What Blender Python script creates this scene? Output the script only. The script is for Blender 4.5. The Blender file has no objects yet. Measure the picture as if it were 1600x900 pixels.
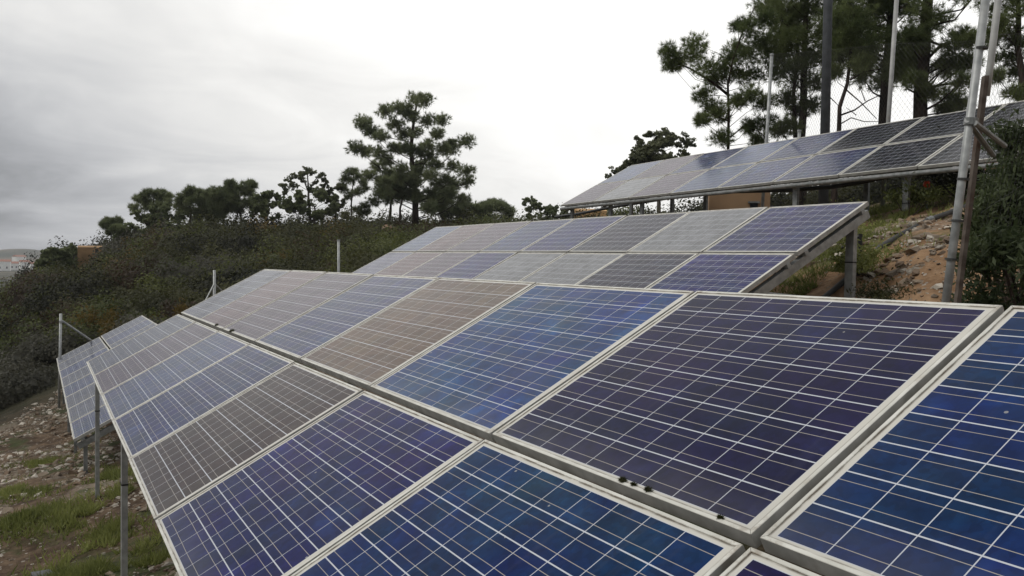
import bpy, math, random
import numpy as np
from mathutils import Matrix, Vector
R=math.radians
random.seed(7); rng=np.random.default_rng(7)
scene=bpy.context.scene
COL=scene.collection

# ------------------------------------------------------------------ camera
W=np.array([[0.48872,0.03898,-0.87157],[0.87227,-0.00184,0.48902],[0.01745,-0.99924,-0.0349]])
F=1312.4
cam=bpy.data.cameras.new('camera'); co=bpy.data.objects.new('camera',cam); COL.objects.link(co)
cam.sensor_width=36; cam.lens=F/1600*36; cam.clip_start=0.05; cam.clip_end=60000
M=Matrix(((W[0][0],-W[0][1],-W[0][2],0),(W[1][0],-W[1][1],-W[1][2],0),(W[2][0],-W[2][1],-W[2][2],0),(0,0,0,1)))
co.matrix_world=M; scene.camera=co
def at(px,py,d):
    """world point seen at photo pixel, at horizontal distance d from the viewpoint"""
    v=W@np.array([(px-800)/F,(py-450)/F,1.0]); return v/math.hypot(v[0],v[1])*d
def az_of(px):
    v=W@np.array([(px-800)/F,(400-450)/F,1.0]); return math.atan2(v[1],v[0])%(2*math.pi)

# ------------------------------------------------------------------ object helpers
def tag(o,label=None,cat=None,group=None,kind=None):
    if label: o['label']=label
    if cat: o['category']=cat
    if group: o['group']=group
    if kind: o['kind']=kind
    return o
def empty(name,loc=(0,0,0),mat=None):
    o=bpy.data.objects.new(name,None); COL.objects.link(o); o.empty_display_size=.1
    if mat is not None: o.matrix_world=mat
    else: o.location=loc
    return o
class MB:
    """collects verts / faces; build() links ONE mesh object"""
    def __init__(s): s.v=[];s.f=[];s.n=0;s.mi=[]
    def add(s,v,f,mi=0):
        v=np.asarray(v,float).reshape(-1,3)
        s.v.append(v)
        for q in f: s.f.append(tuple(int(i)+s.n for i in q)); s.mi.append(mi)
        s.n+=len(v)
    def box(s,lo,hi,rot=None,org=(0,0,0),mi=0):
        x0,y0,z0=lo;x1,y1,z1=hi
        v=np.array([[x0,y0,z0],[x1,y0,z0],[x1,y1,z0],[x0,y1,z0],[x0,y0,z1],[x1,y0,z1],[x1,y1,z1],[x0,y1,z1]],float)
        if rot is not None: v=v@np.asarray(rot).T
        s.add(v+np.array(org),[(0,3,2,1),(4,5,6,7),(0,1,5,4),(1,2,6,5),(2,3,7,6),(3,0,4,7)],mi)
    def tube(s,pts,rad,n=8,cap=True,mi=0):
        pts=np.asarray(pts,float); m=len(pts)
        if np.isscalar(rad): rad=[rad]*m
        T=np.gradient(pts,axis=0) if m>2 else np.repeat([pts[-1]-pts[0]],m,0)
        V=[];ref=np.array([0.31,0.95,0.05])
        for i in range(m):
            t=T[i]/(np.linalg.norm(T[i])+1e-9)
            r=ref if abs(t@ref)<.95 else np.array([1.,0,0])
            a=np.cross(t,r);a/=np.linalg.norm(a);b=np.cross(t,a)
            for k in range(n):
                th=2*math.pi*k/n; V.append(pts[i]+rad[i]*(math.cos(th)*a+math.sin(th)*b))
        Fc=[]
        for i in range(m-1):
            for k in range(n):
                k2=(k+1)%n; Fc.append((i*n+k,i*n+k2,(i+1)*n+k2,(i+1)*n+k))
        if cap: Fc.append(tuple(range(n-1,-1,-1))); Fc.append(tuple((m-1)*n+k for k in range(n)))
        s.add(V,Fc,mi)
    def build(s,name,mats,parent=None,smooth=False):
        me=bpy.data.meshes.new(name)
        me.from_pydata(np.concatenate(s.v).tolist(),[],s.f)
        if not isinstance(mats,(list,tuple)): mats=[mats]
        for m in mats: me.materials.append(m)
        if len(mats)>1: me.polygons.foreach_set('material_index',s.mi)
        if smooth: me.polygons.foreach_set('use_smooth',[True]*len(me.polygons))
        me.update()
        o=bpy.data.objects.new(name,me); COL.objects.link(o)
        if parent is not None: o.parent=parent
        return o
def raw_mesh(name,V,k,mats,parent=None,mi=None,smooth=False):
    """V: (n*k,3) array; every k verts is one face"""
    me=bpy.data.meshes.new(name); n=len(V); nf=n//k
    me.vertices.add(n); me.vertices.foreach_set('co',V.astype(np.float32).ravel())
    me.loops.add(n); me.loops.foreach_set('vertex_index',np.arange(n,dtype=np.int32))
    me.polygons.add(nf); me.polygons.foreach_set('loop_start',np.arange(0,n,k,dtype=np.int32))
    if not isinstance(mats,(list,tuple)): mats=[mats]
    for m in mats: me.materials.append(m)
    if mi is not None: me.polygons.foreach_set('material_index',mi.astype(np.int32))
    me.update(calc_edges=True)
    o=bpy.data.objects.new(name,me); COL.objects.link(o)
    if parent is not None: o.parent=parent
    return o

# ------------------------------------------------------------------ node helpers
class NT:
    def __init__(s,nt): s.nt=nt; s.N=nt.nodes; s.L=nt.links
    def n(s,t,**k):
        o=s.N.new(t)
        for a,b in k.items(): setattr(o,a,b)
        return o
    def link(s,a,b): s.L.new(a,b)
    def put(s,sock,v):
        if v is None: return
        if hasattr(v,'is_linked') or isinstance(v,bpy.types.NodeSocket): s.L.new(v,sock)
        else:
            try: sock.default_value=v
            except Exception: sock.default_value=(*v,1)
    def m(s,op,a,b=None,c=None,clamp=False):
        o=s.n('ShaderNodeMath',operation=op); o.use_clamp=clamp
        s.put(o.inputs[0],a); s.put(o.inputs[1],b); s.put(o.inputs[2],c); return o.outputs[0]
    def mix(s,f,a,b,bt='MIX'):
        o=s.n('ShaderNodeMix',data_type='RGBA',blend_type=bt); s.put(o.inputs[0],f); s.put(o.inputs[6],a); s.put(o.inputs[7],b); return o.outputs[2]
    def noise(s,vec,scale,detail=4,rough=.55,dist=0):
        o=s.n('ShaderNodeTexNoise'); 
        if vec is not None: s.L.new(vec,o.inputs['Vector'])
        o.inputs['Scale'].default_value=scale;o.inputs['Detail'].default_value=detail;o.inputs['Roughness'].default_value=rough;o.inputs['Distortion'].default_value=dist
        return o
    def ramp(s,f,stops):
        o=s.n('ShaderNodeValToRGB'); s.L.new(f,o.inputs[0]); e=o.color_ramp.elements
        while len(e)<len(stops): e.new(.5)
        for k,(p,c) in zip(e,stops): k.position=p; k.color=(*c,1) if len(c)==3 else c
        return o.outputs[0]
    def ss(s,x,a,b):
        o=s.n('ShaderNodeMapRange',interpolation_type='SMOOTHSTEP'); s.L.new(x,o.inputs[0])
        o.inputs[1].default_value=a;o.inputs[2].default_value=b;o.inputs[3].default_value=0;o.inputs[4].default_value=1
        return o.outputs[0]
def newmat(name):
    m=bpy.data.materials.new(name); m.use_nodes=True; nt=NT(m.node_tree)
    b=m.node_tree.nodes['Principled BSDF']; return m,nt,b
def setp(b,rough=.6,metal=0,spec=.5,ior=1.5):
    b.inputs['Roughness'].default_value=rough;b.inputs['Metallic'].default_value=metal;b.inputs['IOR'].default_value=ior
    b.inputs['Specular IOR Level'].default_value=spec
def G(v): return (v,v,v)

# ------------------------------------------------------------------ materials
def mat_sheet():
    m,t,b=newmat('solar_cells_under_glass')
    tc=t.n('ShaderNodeTexCoord'); O=tc.outputs['Object']; sx=t.n('ShaderNodeSeparateXYZ'); t.link(O,sx.inputs[0])
    x,y=sx.outputs[0],sx.outputs[1]
    oi=t.n('ShaderNodeObjectInfo'); rnd=oi.outputs['Random']; tint=oi.outputs['Color']
    sh=t.n('ShaderNodeVectorMath',operation='MULTIPLY_ADD')
    cmb=t.n('ShaderNodeCombineXYZ'); t.link(rnd,cmb.inputs[0]);t.link(rnd,cmb.inputs[1]);t.link(rnd,cmb.inputs[2])
    t.link(cmb.outputs[0],sh.inputs[0]); sh.inputs[1].default_value=(37,53,91); t.link(O,sh.inputs[2]); P=sh.outputs[0]
    cx=t.m('DIVIDE',t.m('SUBTRACT',x,.029),.1291); cy=t.m('DIVIDE',t.m('SUBTRACT',y,.022),.1250)
    def inside(c,n): return t.m('MULTIPLY',t.m('GREATER_THAN',c,0.0),t.m('LESS_THAN',c,float(n)))
    ins=t.m('MULTIPLY',inside(cx,9),inside(cy,8))
    fx=t.m('FRACT',cx); fy=t.m('FRACT',cy)
    dx=t.m('MINIMUM',fx,t.m('SUBTRACT',1,fx)); dy=t.m('MINIMUM',fy,t.m('SUBTRACT',1,fy))
    # every line wavers a little: cells are never laid perfectly true
    colline=t.m('LESS_THAN',dx,.0105); rowline=t.m('LESS_THAN',dy,.017)
    wob=t.m('MULTIPLY',t.m('SUBTRACT',t.noise(P,3.0,1).outputs[0],.5),.05)
    b1=t.m('LESS_THAN',t.m('ABSOLUTE',t.m('SUBTRACT',t.m('ADD',fy,wob),.25)),.0082)
    b2=t.m('LESS_THAN',t.m('ABSOLUTE',t.m('SUBTRACT',t.m('ADD',fy,wob),.75)),.0082)
    bus=t.m('MAXIMUM',b1,b2)
    gap=t.m('MAXIMUM',colline,rowline)
    white=t.m('MAXIMUM',t.m('SUBTRACT',1,ins),gap)
    # cells
    cf=t.n('ShaderNodeCombineXYZ'); t.link(t.m('FLOOR',cx),cf.inputs[0]); t.link(t.m('FLOOR',cy),cf.inputs[1]); t.link(t.m('MULTIPLY',rnd,91.7),cf.inputs[2])
    wn=t.n('ShaderNodeTexWhiteNoise',noise_dimensions='3D'); t.link(cf.outputs[0],wn.inputs['Vector'])
    vo=t.n('ShaderNodeTexVoronoi'); t.link(P,vo.inputs['Vector']); vo.inputs['Scale'].default_value=55
    vs=t.n('ShaderNodeSeparateColor'); t.link(vo.outputs['Color'],vs.inputs[0])
    br=t.m('ADD',.72,t.m('MULTIPLY',wn.outputs['Value'],.30))
    br=t.m('ADD',br,t.m('MULTIPLY',vs.outputs[0],.30))
    hv=t.n('ShaderNodeHueSaturation'); t.link(tint,hv.inputs['Color'])
    nz=t.noise(P,2.2,3,.6,.4).outputs[0]
    nz2=t.noise(P,9,3,.6,.3).outputs[0]
    hue=t.m('ADD',.5,t.m('MULTIPLY',t.m('SUBTRACT',wn.outputs['Value'],.5),.016)); hue=t.m('ADD',hue,t.m('MULTIPLY',t.m('SUBTRACT',nz,.5),-.09))
    t.link(hue,hv.inputs['Hue']); t.link(t.m('MULTIPLY',br,t.m('ADD',.45,t.m('MULTIPLY',nz2,1.1))),hv.inputs['Value'])
    # soft brighter blotches on cells with little film
    co_=t.ss(t.noise(P,3.4,4,.6,.8).outputs[0],.50,.76)
    cell=t.mix(t.m('MULTIPLY',co_,t.m('MULTIPLY',t.m('LESS_THAN',oi.outputs['Alpha'],.25),.6)),hv.outputs[0],t.mix(1.0,hv.outputs[0],(1.9,2.6,2.2,1),'MULTIPLY'))
    # fine contact fingers
    cell=t.mix(bus,cell,(.36,.33,.30,1))
    base=t.mix(gap,cell,(.54,.56,.60,1)); base=t.mix(t.m('SUBTRACT',1,ins),base,(.60,.58,.52,1))
    # a film of dust, thicker along the lower frame where rain leaves it
    low=t.m('SUBTRACT',1,t.ss(y,.0,.22)); edge=t.m('SUBTRACT',1,t.ss(x,.0,.12))
    film=t.m('ADD',t.m('MULTIPLY',low,.17),t.m('MULTIPLY',edge,.03))
    nw=t.noise(P,2.6,5,.62,.9).outputs[0]; film=t.m('ADD',film,t.m('MULTIPLY',t.ss(nw,.40,.70),t.m('MULTIPLY',oi.outputs['Alpha'],.75)))  # cloudy washes: dust plus painted sheen of reflected clouds
    film=t.m('MULTIPLY',film,t.m('ADD',.15,t.m('MULTIPLY',t.noise(P,5,4).outputs[0],1.4)))
    film=t.m('ADD',film,t.m('MULTIPLY',oi.outputs['Alpha'],.12))
    st=t.n('ShaderNodeMapping'); st.inputs['Scale'].default_value=(26,1.6,1); t.link(P,st.inputs[0])
    film=t.m('ADD',film,t.m('MULTIPLY',t.ss(t.noise(st.outputs[0],1,3).outputs[0],.58,.75),.03),clamp=True)
    base=t.mix(film,base,(.235,.235,.232,1))
    # grime in the groove next to the frame lip, spots of lichen
    gx=t.m('MINIMUM',x,t.m('SUBTRACT',1.224,x)); gy=t.m('MINIMUM',y,t.m('SUBTRACT',1.047,y)); g=t.m('MINIMUM',gx,gy)
    gr=t.m('MULTIPLY',t.m('SUBTRACT',1,t.ss(g,.0125,.0185)),t.ss(t.noise(P,11,4).outputs[0],.34,.6))
    base=t.mix(t.m('MULTIPLY',gr,.8),base,(.07,.05,.03,1))
    vd=t.n('ShaderNodeTexVoronoi'); t.link(P,vd.inputs['Vector']); vd.inputs['Scale'].default_value=7
    sp=t.m('LESS_THAN',vd.outputs['Distance'],.035)
    base=t.mix(t.m('MULTIPLY',sp,.55),base,(.45,.44,.41,1))
    t.link(base,b.inputs['Base Color'])
    ro=t.m('ADD',.07,t.m('MULTIPLY',film,.55)); ro=t.m('ADD',ro,t.m('MULTIPLY',nz2,.06)); t.link(ro,b.inputs['Roughness'])
    b.inputs['IOR'].default_value=1.155; b.inputs['Sheen Weight'].default_value=.0; b.inputs['Sheen Roughness'].default_value=.35; b.inputs['Sheen Tint'].default_value=(1,.98,.94,1)
    bp=t.n('ShaderNodeBump'); bp.inputs['Strength'].default_value=.06; bp.inputs['Distance'].default_value=.01
    t.link(t.noise(P,6,2).outputs[0],bp.inputs['Height']); t.link(bp.outputs[0],b.inputs['Normal'])
    return m
def mat_metal(name,c0,c1,stain=(.22,.14,.07),rough=.45,metal=.35,samt=.5,scale=14):
    m,t,b=newmat(name); tc=t.n('ShaderNodeTexCoord'); O=tc.outputs['Object']
    oi=t.n('ShaderNodeObjectInfo'); a=t.n('ShaderNodeVectorMath',operation='ADD'); t.link(O,a.inputs[0])
    c=t.n('ShaderNodeCombineXYZ'); t.link(t.m('MULTIPLY',oi.outputs['Random'],77),c.inputs[0]); t.link(c.outputs[0],a.inputs[1]); P=a.outputs[0]
    n=t.noise(P,scale,5).outputs[0]; base=t.mix(t.ss(n,.3,.7),c0,c1)
    s=t.ss(t.noise(P,scale*.45,6,.65).outputs[0],.56,.74)
    base=t.mix(t.m('MULTIPLY',s,samt),base,stain)
    t.link(base,b.inputs['Base Color']); b.inputs['Metallic'].default_value=metal
    t.link(t.m('ADD',rough-.08,t.m('MULTIPLY',n,.2)),b.inputs['Roughness'])
    return m
def mat_leaf(name,c0,c1,scale=.9,rough=.6):
    m,t,b=newmat(name); g=t.n('ShaderNodeNewGeometry')
    n=t.noise(g.outputs['Position'],scale,3).outputs[0]
    f=t.m('ADD',t.m('MULTIPLY',t.ss(n,.35,.65),.6),t.m('MULTIPLY',g.outputs['Random Per Island'],.4))
    t.link(t.mix(f,c0,c1),b.inputs['Base Color']); setp(b,rough,0,.3)
    # thin leaves let a little light through
    tr=t.n('ShaderNodeBsdfTranslucent'); t.link(t.mix(f,c0,c1),tr.inputs[0]); ms=t.n('ShaderNodeMixShader'); ms.inputs[0].default_value=.42
    t.link(b.outputs[0],ms.inputs[1]);t.link(tr.outputs[0],ms.inputs[2]); t.link(ms.outputs[0],m.node_tree.nodes['Material Output'].inputs[0])
    return m
def mat_bark(name,c0,c1,scale=6):
    m,t,b=newmat(name); g=t.n('ShaderNodeNewGeometry'); mp=t.n('ShaderNodeMapping'); mp.inputs['Scale'].default_value=(1,1,.3); t.link(g.outputs['Position'],mp.inputs[0])
    n=t.noise(mp.outputs[0],scale,6,.65).outputs[0]; t.link(t.mix(t.ss(n,.35,.65),c0,c1),b.inputs['Base Color']); setp(b,.9,0,.2)
    bp=t.n('ShaderNodeBump'); bp.inputs['Strength'].default_value=.7; bp.inputs['Distance'].default_value=.05; t.link(n,bp.inputs['Height']); t.link(bp.outputs[0],b.inputs['Normal'])
    return m
def mat_plain(name,c,rough=.7,metal=0,var=.25,scale=5):
    m,t,b=newmat(name); g=t.n('ShaderNodeNewGeometry'); n=t.noise(g.outputs['Position'],scale,5).outputs[0]
    d=tuple(v*(1-var) for v in c); u=tuple(min(1,v*(1+var)) for v in c)
    t.link(t.mix(t.ss(n,.3,.7),(*d,1),(*u,1)),b.inputs['Base Color']); setp(b,rough,metal,.4); return m
def mat_ground():
    m,t,b=newmat('soil'); g=t.n('ShaderNodeNewGeometry'); P=g.outputs['Position']
    s=t.n('ShaderNodeSeparateXYZ'); t.link(P,s.inputs[0]); X,Y=s.outputs[0],s.outputs[1]
    n1=t.noise(P,.55,6,.6).outputs[0]; n2=t.noise(P,3.2,6,.65).outputs[0]; n3=t.noise(P,22,4,.6).outputs[0]
    brown=t.mix(t.ss(n2,.35,.68),(.050,.031,.019,1),(.17,.118,.076,1))
    orange=t.mix(t.ss(n2,.3,.7),(.16,.090,.046,1),(.35,.225,.13,1))
    # the fresh cut bank on the right is orange clay
    bank=t.m('MULTIPLY',t.ss(X,-11,-7.2),t.m('MULTIPLY',t.ss(Y,4.6,6.0),t.m('SUBTRACT',1,t.ss(Y,10.5,12.5))))
    base=t.mix(bank,brown,orange)
    pale=t.mix(t.ss(n3,.3,.7),(.16,.125,.09,1),(.36,.31,.25,1))
    base=t.mix(t.m('MULTIPLY',t.ss(n1,.5,.64),.65),base,pale)
    vo=t.n('ShaderNodeTexVoronoi'); t.link(P,vo.inputs['Vector']); vo.inputs['Scale'].default_value=17; vo.inputs['Randomness'].default_value=1
    vc=t.n('ShaderNodeSeparateColor'); t.link(vo.outputs['Color'],vc.inputs[0])
    peb=t.m('MULTIPLY',t.m('LESS_THAN',vo.outputs['Distance'],.33),t.m('GREATER_THAN',vc.outputs[0],.62))
    base=t.mix(t.m('MULTIPLY',peb,.8),base,t.mix(vc.outputs[1],(.14,.11,.085,1),(.40,.36,.31,1)))
    grassn=t.noise(P,.8,5,.6,.3).outputs[0]
    gf=t.ss(grassn,.52,.62)
    base=t.mix(t.m('MULTIPLY',gf,.8),base,t.mix(n3,(.022,.035,.010,1),(.060,.080,.022,1)))
    # far land: scrub then pale distant fields
    r=t.n('ShaderNodeVectorMath',operation='LENGTH'); t.link(P,r.inputs[0]); far=t.ss(r.outputs['Value'],19,26)
    scrub=t.mix(t.ss(n1,.35,.65),(.016,.018,.009,1),(.035,.034,.016,1))
    base=t.mix(far,base,scrub)
    vf=t.ss(r.outputs['Value'],300,900)
    base=t.mix(vf,base,t.mix(t.ss(t.noise(P,.006,6,.7).outputs[0],.4,.62),(.03,.04,.02,1),(.16,.13,.09,1)))
    t.link(base,b.inputs['Base Color']); setp(b,.95,0,.2)
    bp=t.n('ShaderNodeBump'); bp.inputs['Strength'].default_value=.8; bp.inputs['Distance'].default_value=.05
    h=t.m('ADD',t.m('MULTIPLY',n2,1.2),t.m('ADD',t.m('MULTIPLY',n3,.5),t.m('MULTIPLY',peb,.5))); t.link(h,bp.inputs['Height']); t.link(bp.outputs[0],b.inputs['Normal'])
    return m
SHEET=mat_sheet()
FRAME=mat_metal('anodised_frame',(.54,.53,.47,1),(.72,.71,.65,1),(.27,.19,.11,1),.48,.25,.45,9)
def add_mitre(m):
    t=NT(m.node_tree); b=m.node_tree.nodes['Principled BSDF']; tc=t.n('ShaderNodeTexCoord'); sx=t.n('ShaderNodeSeparateXYZ'); t.link(tc.outputs['Object'],sx.inputs[0]); x,y=sx.outputs[0],sx.outputs[1]
    gx=t.m('MINIMUM',x,t.m('SUBTRACT',1.224,x)); gy=t.m('MINIMUM',y,t.m('SUBTRACT',1.047,y))
    old=b.inputs['Base Color'].links[0].from_socket
    c=t.mix(t.m('LESS_THAN',t.m('ABSOLUTE',t.m('SUBTRACT',gx,gy)),.0007),old,(.06,.05,.04,1))
    # grime creeping out of the corners and along the inner lip
    cd=t.m('MAXIMUM',gx,gy); near_=t.m('SUBTRACT',1,t.ss(cd,.01,.10)); n=t.ss(t.noise(tc.outputs['Object'],30,5,.7).outputs[0],.40,.62)
    c=t.mix(t.m('MULTIPLY',t.m('MULTIPLY',near_,n),.55),c,(.20,.145,.09,1))
    inner=t.ss(t.m('MINIMUM',gx,gy),.0085,.0117); n3=t.ss(t.noise(tc.outputs['Object'],9,5,.7).outputs[0],.42,.6)
    c=t.mix(t.m('MULTIPLY',t.m('MULTIPLY',inner,n3),.7),c,(.17,.12,.075,1))
    t.link(c,b.inputs['Base Color'])
add_mitre(FRAME)
FRAMESIDE=mat_metal('grey_frame_side',(.32,.315,.29,1),(.47,.46,.43,1),(.14,.10,.06,1),.6,.2,.5,12)  # side faces in a duller, darker grey than the lip
GALV=mat_metal('galvanised_steel',(.27,.28,.275,1),(.42,.43,.42,1),(.20,.16,.12,1),.5,.45,.35,16)
GALVDARK=mat_metal('weathered_steel',(.16,.17,.165,1),(.28,.285,.28,1),(.16,.10,.06,1),.55,.4,.45,16)
RUST=mat_metal('rusty_steel',(.05,.032,.022,1),(.13,.105,.085,1),(.10,.04,.018,1),.8,.1,.8,12)
PALEPOLE=mat_metal('pale_painted_pole',(.30,.30,.29,1),(.42,.42,.40,1),(.30,.22,.15,1),.55,.1,.4,8)
WIRE=mat_plain('fence_wire',(.05,.05,.048),.6,.2)
BLACKPIPE=mat_plain('black_pipe',(.020,.020,.020),.5)
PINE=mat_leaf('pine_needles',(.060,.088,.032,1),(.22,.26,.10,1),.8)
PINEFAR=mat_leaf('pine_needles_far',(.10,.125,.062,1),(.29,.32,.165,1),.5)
EUC=mat_leaf('gum_leaves',(.08,.092,.050,1),(.22,.23,.13,1),.6)
DARKLEAF=mat_leaf('dark_leaves',(.085,.108,.052,1),(.24,.27,.13,1),.5)
BUSHNEAR=mat_leaf('wattle_leaves',(.022,.036,.014,1),(.095,.120,.050,1),2.)
SC=[mat_leaf('scrub_olive',(.028,.031,.011,1),(.088,.088,.032,1),.35),
    mat_leaf('scrub_dark',(.009,.011,.005,1),(.030,.031,.014,1),.35),
    mat_leaf('scrub_grey',(.040,.040,.028,1),(.105,.100,.072,1),.35),
    mat_leaf('scrub_brown',(.030,.020,.011,1),(.075,.050,.027,1),.35),
    mat_leaf('scrub_ochre',(.07,.050,.012,1),(.17,.115,.025,1),.7),
    mat_leaf('scrub_green',(.046,.060,.016,1),(.140,.152,.044,1),.35)]
BARK=mat_bark('pine_bark',(.018,.013,.010,1),(.060,.042,.032,1))
BARKG=mat_bark('pale_bark',(.07,.06,.05,1),(.18,.155,.13,1))
GRASSM=mat_leaf('grass_blades',(.085,.105,.026,1),(.31,.33,.105,1),1.2)
STRAW=mat_leaf('dry_grass',(.10,.065,.03,1),(.24,.165,.08,1),1.2)
STONE=mat_plain('stone',(.42,.38,.32),.9,0,.35,3.0)
SOIL=mat_ground()

# ------------------------------------------------------------------ terrain
def _hash(ix,iy,s): 
    v=np.sin(ix*127.1+iy*311.7+s*74.7)*43758.5453; return v-np.floor(v)
def vnoise(x,y,s=0):
    ix=np.floor(x);iy=np.floor(y);fx=x-ix;fy=y-iy;fx=fx*fx*(3-2*fx);fy=fy*fy*(3-2*fy)
    a=_hash(ix,iy,s);b=_hash(ix+1,iy,s);c=_hash(ix,iy+1,s);d=_hash(ix+1,iy+1,s)
    return (a*(1-fx)+b*fx)*(1-fy)+(c*(1-fx)+d*fx)*fy
def fbm(x,y,s=0,o=4):
    t=0;a=.5
    for k in range(o): t=t+a*(vnoise(x,y,s+k)-.5); x=x*2.03+5.1;y=y*2.03+1.7;a*=.5
    return t
def sstep(x,a,b):
    t=np.clip((x-a)/(b-a),0,1); return t*t*(3-2*t)
YS=[-40,-12,0,5,6.8,7.5,9,10.6,13,16,20,30,60]; YV=[-5,-2.2,0,1.0,1.75,2.15,2.7,3.15,3.8,4.3,4.7,5.0,5.2]
RP=[(-200,490),(0,486),(60,436),(110,408),(160,394),(200,378),(300,358),(400,355),(600,351),(700,352),(900,352),(1200,330),(1600,325),(1900,345)]
RAZ=np.array([az_of(p) for p,_ in RP])[::-1]
RSL=np.array([ (lambda v: v[2]/math.hypot(v[0],v[1]))(W@np.array([(p-800)/F,(q-450)/F,1.0])) for p,q in RP])[::-1]
RSL=np.concatenate([[-.02],RSL,[-.06]]); RAZ=np.concatenate([[RAZ[0]-.8],RAZ,[RAZ[-1]+.6]])
RD=60.
XS=[-18,-13,-9.9,-6.6,-3,5];XV=[-3.80,-3.20,-2.74,-2.50,-1.95,-1.35]
XV2=[-3.87,-3.17,-2.74,-2.27,-1.77,-.65]
def near(x,y):
    w=sstep(y,1.5,4.5); return np.interp(x,XS,XV)*(1-w)+np.interp(x,XS,XV2)*w+np.interp(y,YS,YV)
def H(x,y,detail=True):
    x=np.asarray(x,float);y=np.asarray(y,float)
    r=np.hypot(x,y)+1e-6; az=np.arctan2(y,x)%(2*np.pi)
    n=near(x,y)
    k=20/np.maximum(r,20); base=near(x*k,y*k)
    ridge=np.interp(az,RAZ,RSL)*RD-1.35
    tt=np.clip((r-20)/(RD-20),0,1); tt=tt*(1.6-.6*tt); hill=base+(ridge-base)*np.clip(tt,0,1)
    fall=sstep(r,RD,320); hill=hill*(1-fall)+(-18)*fall
    # a low far headland beyond the town
    hill=hill+ 15*np.exp(-((az-az_of(45))/.045)**2)*np.exp(-((r-1500)/260)**2)+ 9*np.exp(-((az-az_of(-60))/.08)**2)*np.exp(-((r-1600)/300)**2)
    w=sstep(r,18,26); z=n*(1-w)+hill*w
    if detail:
        a=1-sstep(r,60,200)
        z=z+a*(.22*fbm(x*.5,y*.5,1)+.10*fbm(x*2.1,y*2.1,9)+.035*fbm(x*7,y*7,3,3))+ (sstep(r,24,40)*a)*(1.5*fbm(x*.12,y*.12,21)+.9*fbm(x*.35,y*.35,41,3))
        # erosion ledges on the cut bank
        bk=sstep(x,-10,-7)*sstep(y,5,6.5)*(1-sstep(y,11,13))
        z=z+bk*.12*(np.abs(fbm(x*1.3+y*.4,y*2.4,33))*2)
    return z
def Hs(x,y): return float(H(np.array([x]),np.array([y]))[0])
def terrain():
    rs=[0.0]+list(np.geomspace(.5,60,230))+list(np.geomspace(62,2600,70)); na=900
    # azimuth grid denser in the half that faces the view
    a=np.linspace(0,2*np.pi,na,endpoint=False)
    rr,aa=np.meshgrid(rs[1:],a,indexing='ij'); X=rr*np.cos(aa);Y=rr*np.sin(aa);Z=H(X,Y)
    V=np.concatenate([np.array([[0,0,Hs(0,0)]]),np.stack([X.ravel(),Y.ravel(),Z.ravel()],1)])
    f=[];nr=len(rs)-1
    j=np.arange(na);j2=(j+1)%na
    for i in range(nr-1):
        f.append(np.stack([1+i*na+j,1+(i+1)*na+j,1+(i+1)*na+j2,1+i*na+j2],1))
    f=np.concatenate(f).tolist()+[(0,1+int(q),1+int(w)) for q,w in zip(j,j2)]
    me=bpy.data.meshes.new('ground'); me.from_pydata(V.tolist(),[],f); me.materials.append(SOIL)
    me.polygons.foreach_set('use_smooth',[True]*len(me.polygons)); me.update()
    o=bpy.data.objects.new('ground',me); COL.objects.link(o); tag(o,kind='structure')
terrain()
sea=MB(); n=96; sea.add([[0,0,-21]]+[[12000*math.cos(2*math.pi*k/n),12000*math.sin(2*math.pi*k/n),-21] for k in range(n)],[(0,1+k,1+(k+1)%n) for k in range(n)])
SEA,t_,b_=newmat('sea_water'); b_.inputs['Base Color'].default_value=(.10,.13,.15,1); setp(b_,.35)
tag(sea.build('sea',SEA),kind='structure')

# ------------------------------------------------------------------ solar arrays
PP=1.244; PH=1.047; PW=1.224; GAP=.032
def Rw(head,slope,tilt):
    ca,sa=math.cos(head),math.sin(head);Rz=np.array([[ca,-sa,0],[sa,ca,0],[0,0,1]])
    cs,ss=math.cos(slope),math.sin(slope);Ry=np.array([[cs,0,-ss],[0,1,0],[ss,0,cs]])
    ct,st=math.cos(tilt),math.sin(tilt);Rx=np.array([[1,0,0],[0,ct,-st],[0,st,ct]])
    return Rz@Ry@Rx
def frame_mesh():
    prof=[(0,-.040),(0,-.0012),(.0012,0),(.0105,0),(.0118,-.0010),(.0118,-.0075),(.0022,-.0075),(.0022,-.0385),(.018,-.0385),(.018,-.040)]
    V=[];F_=[];n=len(prof)
    for (cx,cy,sx,sy) in ((0,0,1,1),(PW,0,-1,1),(PW,PH,-1,-1),(0,PH,1,-1)):
        for (a,z) in prof: V.append((cx+sx*a,cy+sy*a,z))
    for c in range(4):
        d=(c+1)%4
        for i in range(n):
            j=(i+1)%n; F_.append((c*n+i,d*n+i,d*n+j,c*n+j))
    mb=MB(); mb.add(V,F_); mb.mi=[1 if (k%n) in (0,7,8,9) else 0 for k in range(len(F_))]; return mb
def sheet_mesh():
    mb=MB(); mb.box((.0026,.0026,-.0068),(PW-.0026,PH-.0026,-.0032)); return mb
def jb_mesh():
    mb=MB(); mb.box((.53,.88,-.030),(.69,.99,-.0070)); mb.box((.55,.87,-.024),(.57,.88,-.014)); mb.box((.65,.87,-.024),(.67,.88,-.014)); return mb
JB=mat_plain('black_plastic',(.02,.02,.02),.5)
ORD=['','first','second','third','fourth','fifth','sixth','seventh','eighth']
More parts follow.
